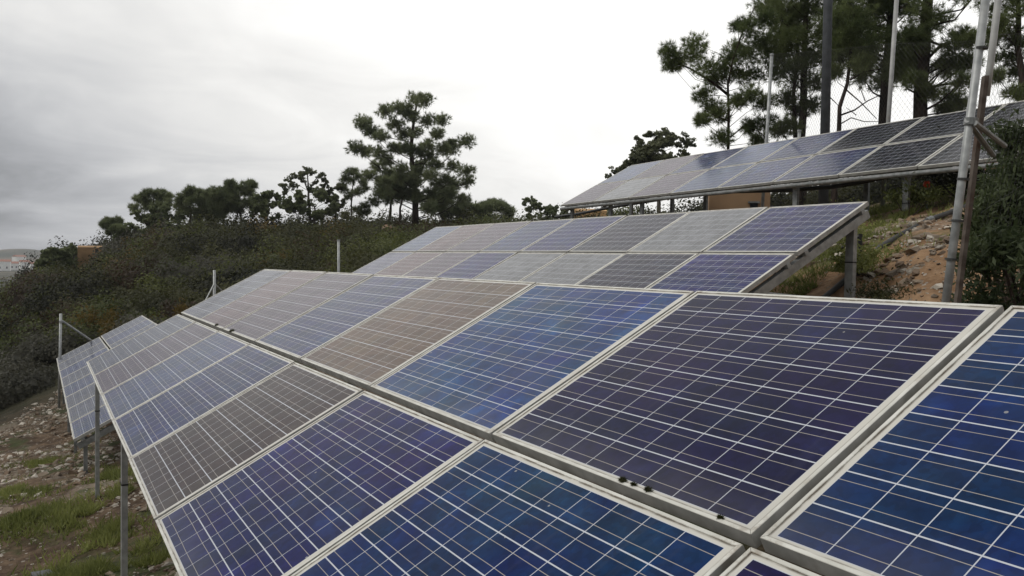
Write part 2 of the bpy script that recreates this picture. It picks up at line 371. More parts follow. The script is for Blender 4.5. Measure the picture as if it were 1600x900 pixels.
# cell colour, some with painted reflection (poly-silicon batches, some browned with age)
C_=dict(grey=('hazy grey',(.068,.074,.105)),greyblue=('grey blue',(.042,.055,.120)),mauve=('faded mauve',(.072,.052,.078)),red=('reddish mauve',(.105,.060,.068)),  # grey, mauve, red: bluish-lilac reflection tinted into the cells
  blueg=('dull blue',(.034,.052,.170)),beige=('brown beige',(.105,.066,.044)),brown=('dark brown',(.034,.021,.021)),violet=('violet blue',(.014,.020,.150)),
  blue=('bright blue',(.009,.066,.245)),navy=('dark navy',(.0125,.0125,.082)),deep=('deep blue',(.006,.042,.165)),pgrey=('pale grey',(.165,.170,.180)),
  lightblue=('light blue',(.060,.085,.165)),lilac=('pale lilac',(.10,.10,.165)),dviolet=('dark violet',(.040,.038,.078)),dark=('nearly black',(.022,.024,.04)))  # dark: reflection of the pines painted as cell colour
ARR={
 'nearest':dict(h=0,s=.45,t=28.43,o=(-10.025,.419,-1.182),low='grey mauve greyblue blueg brown violet deep navy'.split(),up='grey red mauve blueg beige blue navy deep'.split()),
 'middle':dict(h=.02,s=0,t=28.2,o=(-15.233,4.922,-.404),low='lilac red mauve violet pgrey pgrey dviolet violet'.split(),up='lightblue red mauve blueg violet dviolet pgrey violet'.split()),
 'uphill':dict(h=-.95,s=.51,t=27.96,o=(-15.632,9.967,1.2),low='mauve pgrey mauve lightblue blueg blueg dark dark'.split(),up='lightblue mauve blueg lightblue blueg dark dark dark'.split()),
 'far left':dict(h=.39,s=.07,t=28.1,o=(-22.697,.31,-2.567),low='grey grey greyblue grey greyblue grey grey greyblue'.split(),up='grey greyblue grey grey grey greyblue grey grey'.split()),
}
proto=None; CK=.50; HZY=dict(grey=.42,greyblue=.35,mauve=.36,red=.38,blueg=.14,beige=.30,brown=.10,violet=.06,blue=.16,navy=.03,deep=.05,pgrey=.27,lightblue=.3,lilac=.5,dviolet=.12,dark=.05)
for an,A in ARR.items():
    Rm=Rw(R(A['h']),R(A['s']),R(A['t'])); o0=np.array(A['o'])
    for row,v0,cols in (('lower',0,A['low']),('upper',PH+GAP,A['up'])):
        for i in range(8):
            p=o0+Rm@np.array([i*PP+.006+random.uniform(-.003,.003),v0+random.uniform(-.002,.002),0])
            jr=Rw(R(random.uniform(-.08,.08)),R(random.uniform(-.15,.15)),R(random.uniform(-.2,.2)))
            RR=Rm@jr
            mt=Matrix([[*RR[0],p[0]],[*RR[1],p[1]],[*RR[2],p[2]],[0,0,0,1]])
            if proto is None:
                root=empty('solar_panel',mat=mt); proto=root
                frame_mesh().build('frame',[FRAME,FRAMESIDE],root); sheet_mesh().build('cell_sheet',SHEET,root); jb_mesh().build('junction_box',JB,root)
            else:
                root=proto.copy(); COL.objects.link(root); root.matrix_world=mt
                for ch in proto.children:
                    c=ch.copy(); COL.objects.link(c); c.parent=root
            root.matrix_world=mt
            nm,rgb=C_[cols[i]]
            j=.9+.2*random.random()
            for ch in root.children:
                if ch.name.startswith('cell_sheet'): ck=CK if cols[i] in ('blueg','violet','blue','navy','deep','dviolet','dark') else 1.0; ch.color=(rgb[0]*j*ck,rgb[1]*j*ck,rgb[2]*j*ck,HZY.get(cols[i],.3))
            end='%s from the left end'%ORD[i+1] if i<4 else ('rightmost' if i==7 else '%s from the right end'%ORD[8-i])
            if i==0: end='leftmost'
            tag(root,f'{nm} solar panel, {end} in {row} row of {an} array','solar panel',f'solar panels in the {an} array')

def rack(name_label,A,xs,front_in,back_in,extra=None,mat=GALV,px=.085,py=.05,beam=False):
    Rm=Rw(R(A['h']),R(A['s']),R(A['t'])); o0=np.array(A['o'])
    def P(u,v,w=0): return o0+Rm@np.array([u,v,w])
    g0=P(0,0); root=empty('mounting_rack',(g0[0],g0[1],Hs(g0[0],g0[1])))
    inv=np.array(root.location)
    L=8*PP
    def part(mb,nm,mt):
        mb.v=[q-inv for q in mb.v]; return mb.build(nm,mt,root)
    # purlins under both rows
    for v in (.10,.93,1.18,2.02):
        mb=MB(); mb.box((-.015,v-.022,-.085),(L-.005,v+.022,-.0405),Rm,o0); part(mb,'rail',mat)
    for u in xs:
        mb=MB(); mb.box((u-.03,-.0,-.165),(u+.03,2.115,-.0855),Rm,o0)
        part(mb,'rafter',mat)
        for v in (front_in,back_in):
            q=P(u,v,-.12); gz=Hs(q[0],q[1])-.15
            mb=MB(); sx,sy,th=px/2,py/2,.006
            # C channel post: web and two flanges, foot plate
            x,y,z=q; x+= .035+sx+.002 if False else 0
            ofs=-(.033+sx) if u>L/2 else (.033+sx)
            x=x+ofs
            mb.box((x-sx,y-sy,gz),(x+sx,y-sy+th,z+.05)); mb.box((x-sx,y-sy+th,gz),(x-sx+th,y+sy,z+.05)); mb.box((x+sx-th,y-sy+th,gz),(x+sx,y+sy,z+.05))
            part(mb,'post',mat)
            if v==front_in or u>L/2:
                bd=MB(); zb=z-.42; bd.box((x-sx-.003,y-sy-.003,zb),(x+sx+.003,y+sy+.003,zb+.012)); part(bd,'cable_tie',BLACKPIPE)
            bk=MB(); bk.box((x-sx-.002,y-sy-.010,z-.07),(x+sx+.002,y-sy-.0025,z+.04)); part(bk,'bracket',GALVDARK)
        if extra:
            a=P(u,.55,-.13); bq=P(u,back_in,-.12); zz=bq[2]-.80
            mb=MB(); mb.tube([a,(bq[0],bq[1],zz)],.016,6); part(mb,'brace',mat)
    if beam:
        mb=MB(); mb.tube([P(-.03,-.02,-.085),P(L*.5,-.02,-.085),P(L+.02,-.02,-.085)],.032,12); part(mb,'edge_beam',GALVDARK)
    tag(root,name_label,'mounting rack','racks under the solar arrays')
    return root
LL=8*PP
sp=[.12,3.42,6.70,LL-.06]
rack('galvanised rack with rails and posts under the nearest solar array',ARR['nearest'],sp,.045,1.95,True,py=.04)
rack('galvanised rack with thick end post under the middle solar array',ARR['middle'],sp,.11,2.0,True,px=.09)
rack('grey steel rack on tall legs under the uphill solar array',ARR['uphill'],[.1,1.55,2.6,6.6,LL-1.45],.15,1.95,False,GALVDARK,beam=True)
rack('grey rack with short front post under the far left array',ARR['far left'],sp,.11,1.95,True,GALVDARK)

# moss clumps in the seam of the nearest array
MOSS=mat_leaf('moss',(.018,.022,.006,1),(.06,.062,.018,1),60)
Rm=Rw(0,R(.45),R(28.43)); oB=np.array(ARR['nearest']['o'])
def moss(u,w_,h_,label):
    w_*=.75; h_*=.7
    c=oB+Rm@np.array([u,PH+GAP+.012,.001]); root_loc=c
    n=260; d=rng.normal(size=(n,3)); d[:,2]=np.abs(d[:,2]); d/=np.linalg.norm(d,axis=1)[:,None]
    ctr=d*np.array([w_*.5,w_*.28,h_])*rng.random((n,1))**.4
    t=rng.normal(size=(n,3)); t/=np.linalg.norm(t,axis=1)[:,None]; s=rng.normal(size=(n,3)); s/=np.linalg.norm(s,axis=1)[:,None]
    V=np.stack([ctr-s*.0012,ctr+s*.0012,ctr+t*.005+d*.004],1).reshape(-1,3)
    # dense little cushion below the shoots
    mb=MB(); K=10;vv=[];ff=[]
    for i in range(5):
        ph=i/4*math.pi/2
        for k in range(K):
            th=2*math.pi*k/K; q=.8*(.85+.3*random.random()); vv.append((w_*.5*math.cos(ph)*math.cos(th)*q,w_*.28*math.cos(ph)*math.sin(th)*q,h_*.85*math.sin(ph)))
    for i in range(4):
        for k in range(K): ff.append((i*K+k,i*K+(k+1)%K,(i+1)*K+(k+1)%K,(i+1)*K+k))
    mb.add(vv,ff)
    o=raw_mesh('moss_clump',V@Rm.T,3,MOSS)
    V2=np.concatenate(mb.v)@Rm.T
    me=o.data; # join cushion as extra faces in the same mesh
    allv=[tuple(q) for q in (V@Rm.T)]+[tuple(q) for q in V2]
    fs=[(3*i,3*i+1,3*i+2) for i in range(n)]+[tuple(3*n+i for i in q) for q in mb.f]
    m2=bpy.data.meshes.new('moss_clump'); m2.from_pydata(allv,[],fs); m2.materials.append(MOSS); o.data=m2
    o.location=root_loc
    tag(o,label,'moss','moss on the seam of the nearest array')
# u positions found along the upper row's lower edge
moss(6*PP+.855,.034,.014,'round dark moss clump on frame, rightmost of the two largest')
moss(6*PP+.745,.040,.012,'wide dark moss clump on frame, left of the round one')
moss(6*PP+.792,.022,.006,'small flat moss clump on frame between the two largest')
moss(6*PP+1.12,.022,.003,'flat black moss patch at the corner of the navy panel')
moss(1*PP+.9,.10,.016,'dark leaf litter clump in seam below reddish panel')
moss(2*PP+.35,.12,.018,'dark moss clump in seam below the faded mauve panel')

# ------------------------------------------------------------------ foliage generators
def needles(ctr,out,length,width,n,up=.45):
    """needle tufts: ctr (m,3), out (m,3) outward directions"""
    m=len(ctr); d=rng.normal(size=(m,n,3))*.75+out[:,None,:]*.9+np.array([0,0,up]); d/=np.linalg.norm(d,axis=2)[...,None]
    s=rng.normal(size=(m,n,3)); s=np.cross(s,d); s/=np.linalg.norm(s,axis=2)[...,None]
    L=length*(.6+.6*rng.random((m,n,1))); c=ctr[:,None,:]+d*L*.06
    return np.stack([c-s*width*.5,c+s*width*.5,c+d*L],2).reshape(-1,3)
def leaves(ctr,size,aspect=.45):
    m=len(ctr); a=rng.normal(size=(m,3)); a[:,2]-=.2; a/=np.linalg.norm(a,axis=1)[:,None]
    b=np.cross(a,rng.normal(size=(m,3))); b/=np.linalg.norm(b,axis=1)[:,None]
    L=size*(.6+.8*rng.random((m,1)))
    return np.stack([ctr-a*L*.5,ctr+b*L*aspect*.5,ctr+a*L*.5,ctr-b*L*aspect*.5],1).reshape(-1,3)
def dleaves(ctr,dr,size,aspect=.6,spread=.55):
    m=len(ctr); nn=dr+rng.normal(size=(m,3))*spread; nn/=np.linalg.norm(nn,axis=1)[:,None]
    a=np.cross(nn,rng.normal(size=(m,3))); a/=np.linalg.norm(a,axis=1)[:,None]; b=np.cross(nn,a)
    L=size*(.6+.8*rng.random((m,1)))
    return np.stack([ctr-a*L*.5,ctr+b*L*aspect*.5,ctr+a*L*.5,ctr-b*L*aspect*.5],1).reshape(-1,3)
def blob(c,r,n,shell=.35,flat=.75):
    d=rng.normal(size=(n,3)); d/=np.linalg.norm(d,axis=1)[:,None]
    rad=(shell+(1-shell)*rng.random((n,1)))
    return c+d*rad*np.array([r,r,r*flat]),d
def tree(name,label,cat,dist,trunk,wpx,clumps,rpx,kind='pine',depth=.6,group=None,dens=1.,bark=None,leaf=None,bare=(),jit=1.0,sub=3):
    """trunk: photo-derived points (px,py) at distance dist, clumps (px,py[,r]); depth spread makes the crown round"""
    s=dist/F
    T=[at(px,py,dist) for px,py in trunk]
    b=T[0].copy(); gz=Hs(b[0],b[1]); T[0]=np.array([b[0],b[1],gz-.1]) if len(T)>1 else b
    T=np.array(T); dirv=np.array([T[0][0],T[0][1],0])/math.hypot(T[0][0],T[0][1])
    org=np.array([T[0][0],T[0][1],gz]); root=empty(name,org)
    # densify trunk
    zs=T[:,2]; zz=np.linspace(zs[0],zs[-1],10); tr=np.stack([np.interp(zz,zs,T[:,0]),np.interp(zz,zs,T[:,1]),zz],1)
    tr[1:-1,:2]+=rng.normal(size=(8,2))*wpx*s*.12
    w=wpx*s/2; rad=[w*(1.25-.25*min(1,k/2)) *(1-.75*(k/9)**1.3) for k in range(10)]
    tb=MB(); tb.tube(tr-org,rad,9)
    bb=MB(); fol=[]
    cxs=np.array([c[0] for c in clumps]); half=(cxs.max()-cxs.min())/2*s if len(clumps)>1 else 1
    cmid=np.array([np.interp(0,[0],[0])])
    for c in clumps:
        r=(c[2] if len(c)>2 else rpx)*s*(.85+.3*random.random()); px=c[0]+random.uniform(-3,3)*jit; py=c[1]+random.uniform(-3,3)*jit
        p=at(px,py,dist)
        # crown depth follows how close the clump is to the trunk axis
        tx=np.interp(p[2],zz,tr[:,0]),np.interp(p[2],zz,tr[:,1]); off=math.hypot(p[0]-tx[0],p[1]-tx[1])
        dm=max(.3,math.sqrt(max(.05,half*half-off*off)))*depth
        dd=random.uniform(-dm,dm); k=(dist+dd)/dist; p=p*k; r*=k
        if p[2]<gz+.2: p[2]=gz+.3
        ta=np.array([*tx,p[2]-min(.35*off+.3,max(.1,p[2]-gz-.3))]); zt=ta[2]; ta[0]=np.interp(zt,zz,tr[:,0]);ta[1]=np.interp(zt,zz,tr[:,1])
        mid=(ta+p)/2+np.array([0,0,-.10*off])+rng.normal(size=3)*.08*off
        rb=max(.010,w*.20*(1-.55*(zt-zz[0])/(zz[-1]-zz[0]+.01)))
        bb.tube(np.array([ta,mid,p])-org,[rb,rb*.7,rb*.35],5)
        for q in range(sub):
            e,_=blob(p,r*.8,1); bb.tube(np.array([mid*.3+p*.7,e[0]])-org,[rb*.4,rb*.15],4)
        if kind=='pine':
            nt_=max(10,int((78 if dist>40 else 120)*dens)); cc,dr=blob(p,r*(1.15 if dist>40 else 1.5),nt_,.1,.72)
            far=dist>40
            fol.append(needles(cc-org,dr,.27 if far else .17,.034 if far else .011,16 if far else 20))
        else:
            ncl=int(13*dens)
            c2,_=blob(p,r*1.25,ncl,.1,.8)
            for q in c2:
                cc,dq=blob(q,r*random.uniform(.22,.55),int(24*dens),.35,.75)
                fol.append(dleaves(cc-org,dq,(.075 if dist<20 else .13 if dist<45 else .17),.6))
    for pts,wd in bare:
        q=np.array([at(px,py,dist) for px,py in pts])-org; bb.tube(q,[wd*s*.5*(1-.6*k/(len(q)-1)) for k in range(len(q))],5)
    tk=tb.build('trunk',bark or BARK,root,True)
    bb.build('limb',bark or BARK,root,True)
    V=np.concatenate(fol); raw_mesh('crown',V,3 if kind=='pine' else 4,leaf or (PINE if kind=='pine' else EUC),root)
    tag(root,label,cat,group); return root
def oval(cx,cy,w,h,n,r=None):
    out=[]; n=int(n*1.15); r=r*.72 if r else r
    for k in range(n):
        a=random.random()*2*math.pi; q=math.sqrt(random.random()); out.append((cx+w/2*q*math.cos(a),cy+h/2*q*math.sin(a))+((r,) if r else ()))
    return out

RG='trees along the ridge'
big=[(649,157),(663,158),(620,169),(599,176),(636,173),(617,194),(670,187),(690,189),(571,198),(578,208),(592,215),(649,205),(628,208),(681,208),(556,233),(574,237),(594,237),(613,230),(631,233),(670,226),(692,230),(709,222),(727,222),(702,237),(606,254),(628,262),(656,254),(681,258),(709,258),(727,267),(603,283),(624,279),(649,283),(670,276),(699,279),(731,283),(599,301),(620,301),(677,301),(702,301),(720,311),(670,322),(692,329),(578,276),(640,300),(655,310),(630,285),(640,235),(655,235),(645,180),(612,270),(686,290),(712,290),(590,262),(652,270),(668,245),(690,316),(566,190)]
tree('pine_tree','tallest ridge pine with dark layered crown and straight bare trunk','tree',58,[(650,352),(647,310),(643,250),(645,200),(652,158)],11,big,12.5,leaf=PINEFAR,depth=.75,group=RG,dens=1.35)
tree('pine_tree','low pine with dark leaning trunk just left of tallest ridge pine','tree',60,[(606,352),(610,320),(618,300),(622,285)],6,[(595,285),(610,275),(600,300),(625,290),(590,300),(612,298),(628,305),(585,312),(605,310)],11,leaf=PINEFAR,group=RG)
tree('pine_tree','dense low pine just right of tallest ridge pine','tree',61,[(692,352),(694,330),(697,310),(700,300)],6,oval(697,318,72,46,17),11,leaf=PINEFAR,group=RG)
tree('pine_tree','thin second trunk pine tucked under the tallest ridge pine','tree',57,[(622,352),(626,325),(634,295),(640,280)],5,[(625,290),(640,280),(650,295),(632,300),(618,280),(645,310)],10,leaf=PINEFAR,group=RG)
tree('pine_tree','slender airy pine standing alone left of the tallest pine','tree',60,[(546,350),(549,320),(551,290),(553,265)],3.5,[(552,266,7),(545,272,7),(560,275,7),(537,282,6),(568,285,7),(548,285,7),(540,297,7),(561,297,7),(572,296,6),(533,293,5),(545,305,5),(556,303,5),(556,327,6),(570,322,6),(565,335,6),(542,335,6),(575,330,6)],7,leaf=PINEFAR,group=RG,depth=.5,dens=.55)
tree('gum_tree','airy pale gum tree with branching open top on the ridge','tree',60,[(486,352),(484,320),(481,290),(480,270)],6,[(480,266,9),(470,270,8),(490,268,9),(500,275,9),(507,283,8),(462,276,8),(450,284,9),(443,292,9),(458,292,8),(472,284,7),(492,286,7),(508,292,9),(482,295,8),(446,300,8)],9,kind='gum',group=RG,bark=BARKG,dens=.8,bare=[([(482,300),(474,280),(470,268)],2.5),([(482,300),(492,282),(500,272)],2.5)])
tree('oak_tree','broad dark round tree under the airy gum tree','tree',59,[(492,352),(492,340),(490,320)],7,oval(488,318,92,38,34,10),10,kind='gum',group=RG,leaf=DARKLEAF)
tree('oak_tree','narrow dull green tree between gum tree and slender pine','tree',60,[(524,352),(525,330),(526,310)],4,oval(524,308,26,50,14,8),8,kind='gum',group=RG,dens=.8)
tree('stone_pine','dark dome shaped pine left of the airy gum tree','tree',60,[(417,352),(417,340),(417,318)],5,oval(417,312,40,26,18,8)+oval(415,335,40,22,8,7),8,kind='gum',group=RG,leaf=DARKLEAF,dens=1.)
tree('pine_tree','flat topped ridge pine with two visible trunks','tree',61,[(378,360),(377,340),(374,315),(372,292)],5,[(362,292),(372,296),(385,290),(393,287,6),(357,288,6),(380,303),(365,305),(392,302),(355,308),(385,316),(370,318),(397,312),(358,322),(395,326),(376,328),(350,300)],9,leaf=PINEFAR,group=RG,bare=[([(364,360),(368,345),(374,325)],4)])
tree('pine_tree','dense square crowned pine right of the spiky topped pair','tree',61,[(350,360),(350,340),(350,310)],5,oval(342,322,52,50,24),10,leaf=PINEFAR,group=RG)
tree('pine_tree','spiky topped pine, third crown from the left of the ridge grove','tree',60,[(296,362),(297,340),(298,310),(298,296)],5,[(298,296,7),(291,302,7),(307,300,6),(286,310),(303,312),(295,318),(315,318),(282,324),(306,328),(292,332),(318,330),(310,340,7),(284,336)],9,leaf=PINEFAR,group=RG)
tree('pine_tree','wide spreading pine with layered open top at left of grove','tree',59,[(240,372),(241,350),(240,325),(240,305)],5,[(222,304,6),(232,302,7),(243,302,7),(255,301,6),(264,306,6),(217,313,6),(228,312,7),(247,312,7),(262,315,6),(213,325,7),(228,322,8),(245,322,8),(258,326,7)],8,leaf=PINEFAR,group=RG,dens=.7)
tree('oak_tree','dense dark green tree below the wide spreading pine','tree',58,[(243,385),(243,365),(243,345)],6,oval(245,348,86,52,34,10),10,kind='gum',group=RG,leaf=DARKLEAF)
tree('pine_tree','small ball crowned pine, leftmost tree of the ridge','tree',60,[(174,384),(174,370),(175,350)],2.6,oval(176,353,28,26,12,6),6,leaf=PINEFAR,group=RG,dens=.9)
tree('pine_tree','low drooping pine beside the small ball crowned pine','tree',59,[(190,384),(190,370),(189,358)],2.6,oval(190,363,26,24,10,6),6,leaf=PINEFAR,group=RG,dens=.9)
tree('oak_tree','round bushy tree on the ridge between pine grove and cottage','tree',59,[(114,402),(114,395),(114,390)],3,oval(113,388,20,12,8,5),5,kind='gum',group=RG,leaf=DARKLEAF)
tree('oak_tree','wide low dome of dark foliage, far left end of the ridge','tree',57,[(85,412),(85,405),(85,400)],4,oval(85,402,66,24,26,8),8,kind='gum',group=RG,leaf=DARKLEAF)
tree('pine_tree','low bushy pine behind rack, right of the tallest pine','tree',62,[(765,350),(765,340),(763,325)],4,oval(760,332,78,30,26),9,leaf=PINEFAR,group=RG)
tree('stone_pine','small tree with a tuft standing above its round crown','tree',63,[(848,350),(846,335),(840,318)],4,oval(848,330,46,26,18,8)+[(824,310,6),(830,313,6),(838,316,6),(820,318,5)],8,kind='gum',leaf=DARKLEAF,group=RG)
tree('oak_tree','dark tree peeking out at left end of the uphill array','tree',55,[(882,352),(882,345),(880,335)],4,oval(885,338,50,24,14,8),8,kind='gum',leaf=DARKLEAF,group=RG)
tree('gum_tree','rounded grey green gum tree behind the uphill array','tree',40,[(1032,300),(1030,270),(1028,240)],8,oval(1035,232,86,52,34,13)+oval(1000,248,56,26,14,11)+[(965,266,8),(985,258,9),(950,274,6),(974,262,8)],15,kind='gum',depth=.6,bark=BARKG,dens=1.15)
HB='pines behind the uphill array'
def above(cx,w,y0,y1,n,r): return [(cx+random.uniform(-w,w),random.uniform(y0,y1),r) for _ in range(n)]
tree('pine_tree','slender pine with sideways reaching limb, leftmost behind uphill array','tree',24,[(1141,235),(1138,170),(1136,120),(1160,50),(1180,10)],6,
 [(1047,80,12),(1050,100,10),(1062,93,13),(1088,68,13),(1085,90,15),(1106,105,15),(1128,112,15),(1152,72,14),(1172,42,13),(1165,88,16),(1190,66,15),(1152,120,16),(1120,130,12),(1180,115,16),(1098,150,11),(1113,168,12),(1096,186,9),(1124,180,12),(1150,160,12),(1172,150,13),(1192,162,14),(1124,214,12),(1152,40,10),(1170,200,12),(1195,195,14),(1186,220,12),(1195,30,14),(1140,92,13)],14,depth=.45,group=HB,dens=.85,
 bare=[([(1140,150),(1115,130),(1080,108),(1050,95)],5),([(1141,190),(1120,182),(1100,172)],3),([(1141,215),(1160,198),(1185,205),(1195,214)],2.5)])
tree('pine_tree','dense pine with twin trunk, second from left behind uphill array','tree',25,[(1252,235),(1256,120),(1261,0),(1266,-200)],13,
 [(1203,8,18),(1215,30,20),(1205,62,16),(1236,50,22),(1262,60,22),(1284,45,20),(1230,85,20),(1262,98,22),(1292,90,18),(1214,112,15),(1240,128,18),(1276,130,15),(1226,160,14),(1244,172,14),(1268,165,12),(1236,195,12),(1216,204,12),(1290,20,20),(1250,15,22)]+above(1255,80,-200,-5,26,24)+above(1250,60,-20,110,14,18),20,group=HB,bare=[([(1243,215),(1240,150),(1246,80),(1250,40)],7)])
tree('pine_tree','bare crooked pine with crossing dead branches behind uphill array','tree',23,[(1303,225),(1312,175),(1326,120),(1332,60),(1335,20)],9,
 [(1320,60,18),(1338,45,18),(1352,70,18),(1310,80,15),(1335,20,20),(1300,30,18),(1300,110,10),(1345,100,12)],16,group=HB,
 bare=[([(1313,180),(1335,172),(1355,158),(1380,146)],3),([(1322,140),(1345,160),(1370,186)],2.4),([(1309,196),(1330,184),(1350,190),(1372,190)],2.2),([(1328,125),(1350,112),(1375,108)],3),([(1338,180),(1322,168)],1.5),([(1352,158),(1345,140),(1338,130)],1.5),([(1295,150),(1310,165)],2)])
tree('pine_tree','tall pine with dark red brown trunk behind the pale leaning pole','tree',25,[(1381,225),(1388,110),(1395,0),(1398,-220)],19,
 [(1345,30,20),(1370,58,22),(1335,75,16),(1352,95,18),(1383,108,16),(1412,62,20),(1422,20,22),(1345,118,13),(1376,132,13),(1375,10,24),(1408,95,15),(1320,15,20),(1360,75,18)]+above(1390,95,-220,-5,30,25)+above(1372,60,-20,100,14,18),20,group=HB)
tree('pine_tree','thickest straight trunk pine, right of the pale leaning pole','tree',24,[(1437,215),(1441,110),(1446,0),(1452,-230)],22,
 [(1466,35,16),(1486,72,18),(1503,55,15),(1490,98,16),(1470,110,13),(1503,125,14),(1482,150,13),(1500,165,12),(1522,62,12),(1420,98,14),(1424,128,13),(1455,142,12),(1475,170,10),(1512,95,12),(1440,60,18),(1420,60,18),(1445,20,22),(1405,120,12)]+above(1450,100,-230,-12,30,25),18,group=HB,
 bare=[([(1442,100),(1470,70),(1495,62)],5),([(1440,140),(1475,132),(1510,128)],5),([(1443,60),(1480,75),(1505,92),(1520,100)],4)])
tree('pine_tree','wispy pine seen through the wire netting at right edge','tree',21,[(1600,215),(1596,120),(1590,20),(1590,-100)],12,
 [(1560,40,14),(1578,55,15),(1592,70,14),(1572,88,13),(1590,110,13),(1560,10,14),(1585,20,16),(1545,60,9),(1560,120,8),(1590,145,10)]+above(1590,60,-120,-10,14,20),14,group=HB,dens=.6)

# nearer hedge, bushes
def bush(name,label,x,y,r,h,mat,n=900,size=.07,group=None,cat='shrub',sprout=.25):
    z=Hs(x,y); root=empty(name,(x,y,z)); st=MB()
    cc=[];K=max(5,int(7+r*5))
    for k in range(K):
        a=random.random()*6.28;q=math.sqrt(random.random())*r*.8; hh=h*(.35+.6*random.random())*(1-.35*(q/r)**2); p=np.array([q*math.cos(a),q*math.sin(a),hh])
        st.tube([(0,0,-.05),p*.5+np.array([0,0,-.05]),p],[.018*h,.012*h,.005*h],5)
        c,_=blob(p,r*.42,n//K,.1,.8); cc.append(c); c2=p+rng.normal(size=(int(n//K*sprout),3))*np.array([.12,.12,.3])*r; cc.append(c2)
    cc=np.concatenate(cc); cc[:,2]=np.maximum(cc[:,2],.03)
    st.build('stem',BARK,root); raw_mesh('foliage',leaves(cc,size,.32),4,mat,root); tag(root,label,cat,group); return root
c=at(1590,480,7.0); bush('wattle_bush','large leafy dark green bush behind the rusty fence post',c[0],c[1],.48,1.25,BUSHNEAR,9000,.055,sprout=.15)
c=at(1622,480,7.6); bush('wattle_bush','tall dark bush at right edge behind the leafy bush',c[0],c[1],.5,1.95,BUSHNEAR,9000,.055,sprout=.15)
c=at(1625,480,6.0); bush('wattle_bush','bright leafy bush cut by the lower right picture edge',c[0],c[1],.5,1.0,BUSHNEAR,6000,.055,sprout=.15)
c=at(1500,330,12.9); bush('hedge_bush','low dark bush right of the red topped stake',c[0],c[1],.6,.5,SC[1],2600,.05)
c=at(1420,330,12.2); bush('grass_shrub','bright green weed clump beside the red topped stake',c[0],c[1],.38,.42,SC[5],900,.06)
c=at(1262,420,8.9); bush('grass_shrub','bright green weeds under the middle array right end',c[0]+.3,c[1]+.6,.5,.26,GRASSM,2200,.045)
c=at(1330,360,10.6); bush('grass_shrub','green weeds behind the thick rack post',c[0]-.6,c[1]+.4,.6,.22,GRASSM,2600,.04)
c=at(1380,445,8.3); bush('grass_shrub','dark low weed clump at foot of dirt bank',c[0],c[1],.35,.12,SC[0],900,.04)
# ochre shrubs on the slope
for px,py,d,r_,lab in [(155,492,30,.9,'yellow ochre shrub on the slope above the far left array'),(415,450,36,.7,'small yellow shrub directly above the nearest array left tip'),(290,478,27,.45,'ochre shrub left of the tripod braced pole'),(430,430,40,.9,'orange brown shrub above the nearest array corner')]:
    p=at(px,py,d); bush('ochre_shrub',lab,p[0],p[1],r_,1.0,SC[4],900,.10)

# ------------------------------------------------------------------ scrub (uncountable)
def _core(nu=12,nv=5):
    o=[]
    for i in range(nv):
        for j in range(nu):
            q=[]
            for a,b in ((i,j),(i,j+1),(i+1,j+1),(i+1,j)):
                ph=-.25+(math.pi/2+.25)*a/nv; th=2*math.pi*b/nu; q.append((math.cos(ph)*math.cos(th),math.cos(ph)*math.sin(th),math.sin(ph)))
            o+=q
    return np.array(o)
CORE=_core(); A0,A1=az_of(168),az_of(116)
def scrub(name,azs,rs,n,sizes,weights,seed,label):
    g=np.random.default_rng(seed); V=[];MI=[];SV=[]
    az=g.uniform(*azs,n); r=np.sqrt(g.uniform(rs[0]**2,rs[1]**2,n)); x=r*np.cos(az); y=r*np.sin(az); z=H(x,y)
    kindn=vnoise(x*.16,y*.16,5)
    for i in range(n):
        # keep clear of the arrays
        if x[i]>-25 and -1.5<y[i]<14.2 : continue
        if x[i]>-30 and 13<y[i]<19: continue
        if r[i]>42 and A0<az[i]%(2*math.pi)<A1: continue
        R0=sizes[0]+(min(sizes[1],r[i]*.042)-sizes[0])*g.random()**1.8; k=int(np.clip(900*(30/r[i])**.8*R0**1.6,220,3000)*1.25); ls=.042+.0019*r[i]
        hgt=R0*(.6+.5*g.random())
        d=g.normal(size=(k,3)); d[:,2]=np.abs(d[:,2])*1.0; d/=np.linalg.norm(d,axis=1)[:,None]
        lump=1+.20*np.sin(d[:,:1]*5+i)+.16*np.sin(d[:,1:2]*7+i*2.)
        c=np.array([x[i],y[i],z[i]])+d*np.array([R0,R0,hgt])*(.66+.40*g.random((k,1))**.7)*lump
        L=dleaves(c,d,ls,.6,.42); V.append(L)
        dm=CORE+0; lm=1+.20*np.sin(dm[:,:1]*5+i)+.16*np.sin(dm[:,1:2]*7+i*2.)
        V.append(np.array([x[i],y[i],z[i]])+dm*np.array([R0,R0,hgt])*.60*lm); k+=len(dm)//4
        u=kindn[i]+.25*(g.random()-.5)
        m=1 if u<.26 else 0 if u<.56 else 3 if u<.61 else 5 if u<.80 else 2
        if g.random()<.012: m=4
        MI.append(np.full(k,m))
    V=np.concatenate(V); o=raw_mesh(name,V,4,SC,None,np.concatenate(MI)); tag(o,label,'scrub',kind='stuff'); return o
scrub('scrub',(az_of(1000),az_of(-60)),(22.5,72),2300,(.55,2.1),None,11,'dark heath scrub covering the slope and ridge')
scrub('hedge',(az_of(1480),az_of(900)),(18.5,34),900,(.6,1.35),None,12,'brown green undergrowth behind the uphill array')

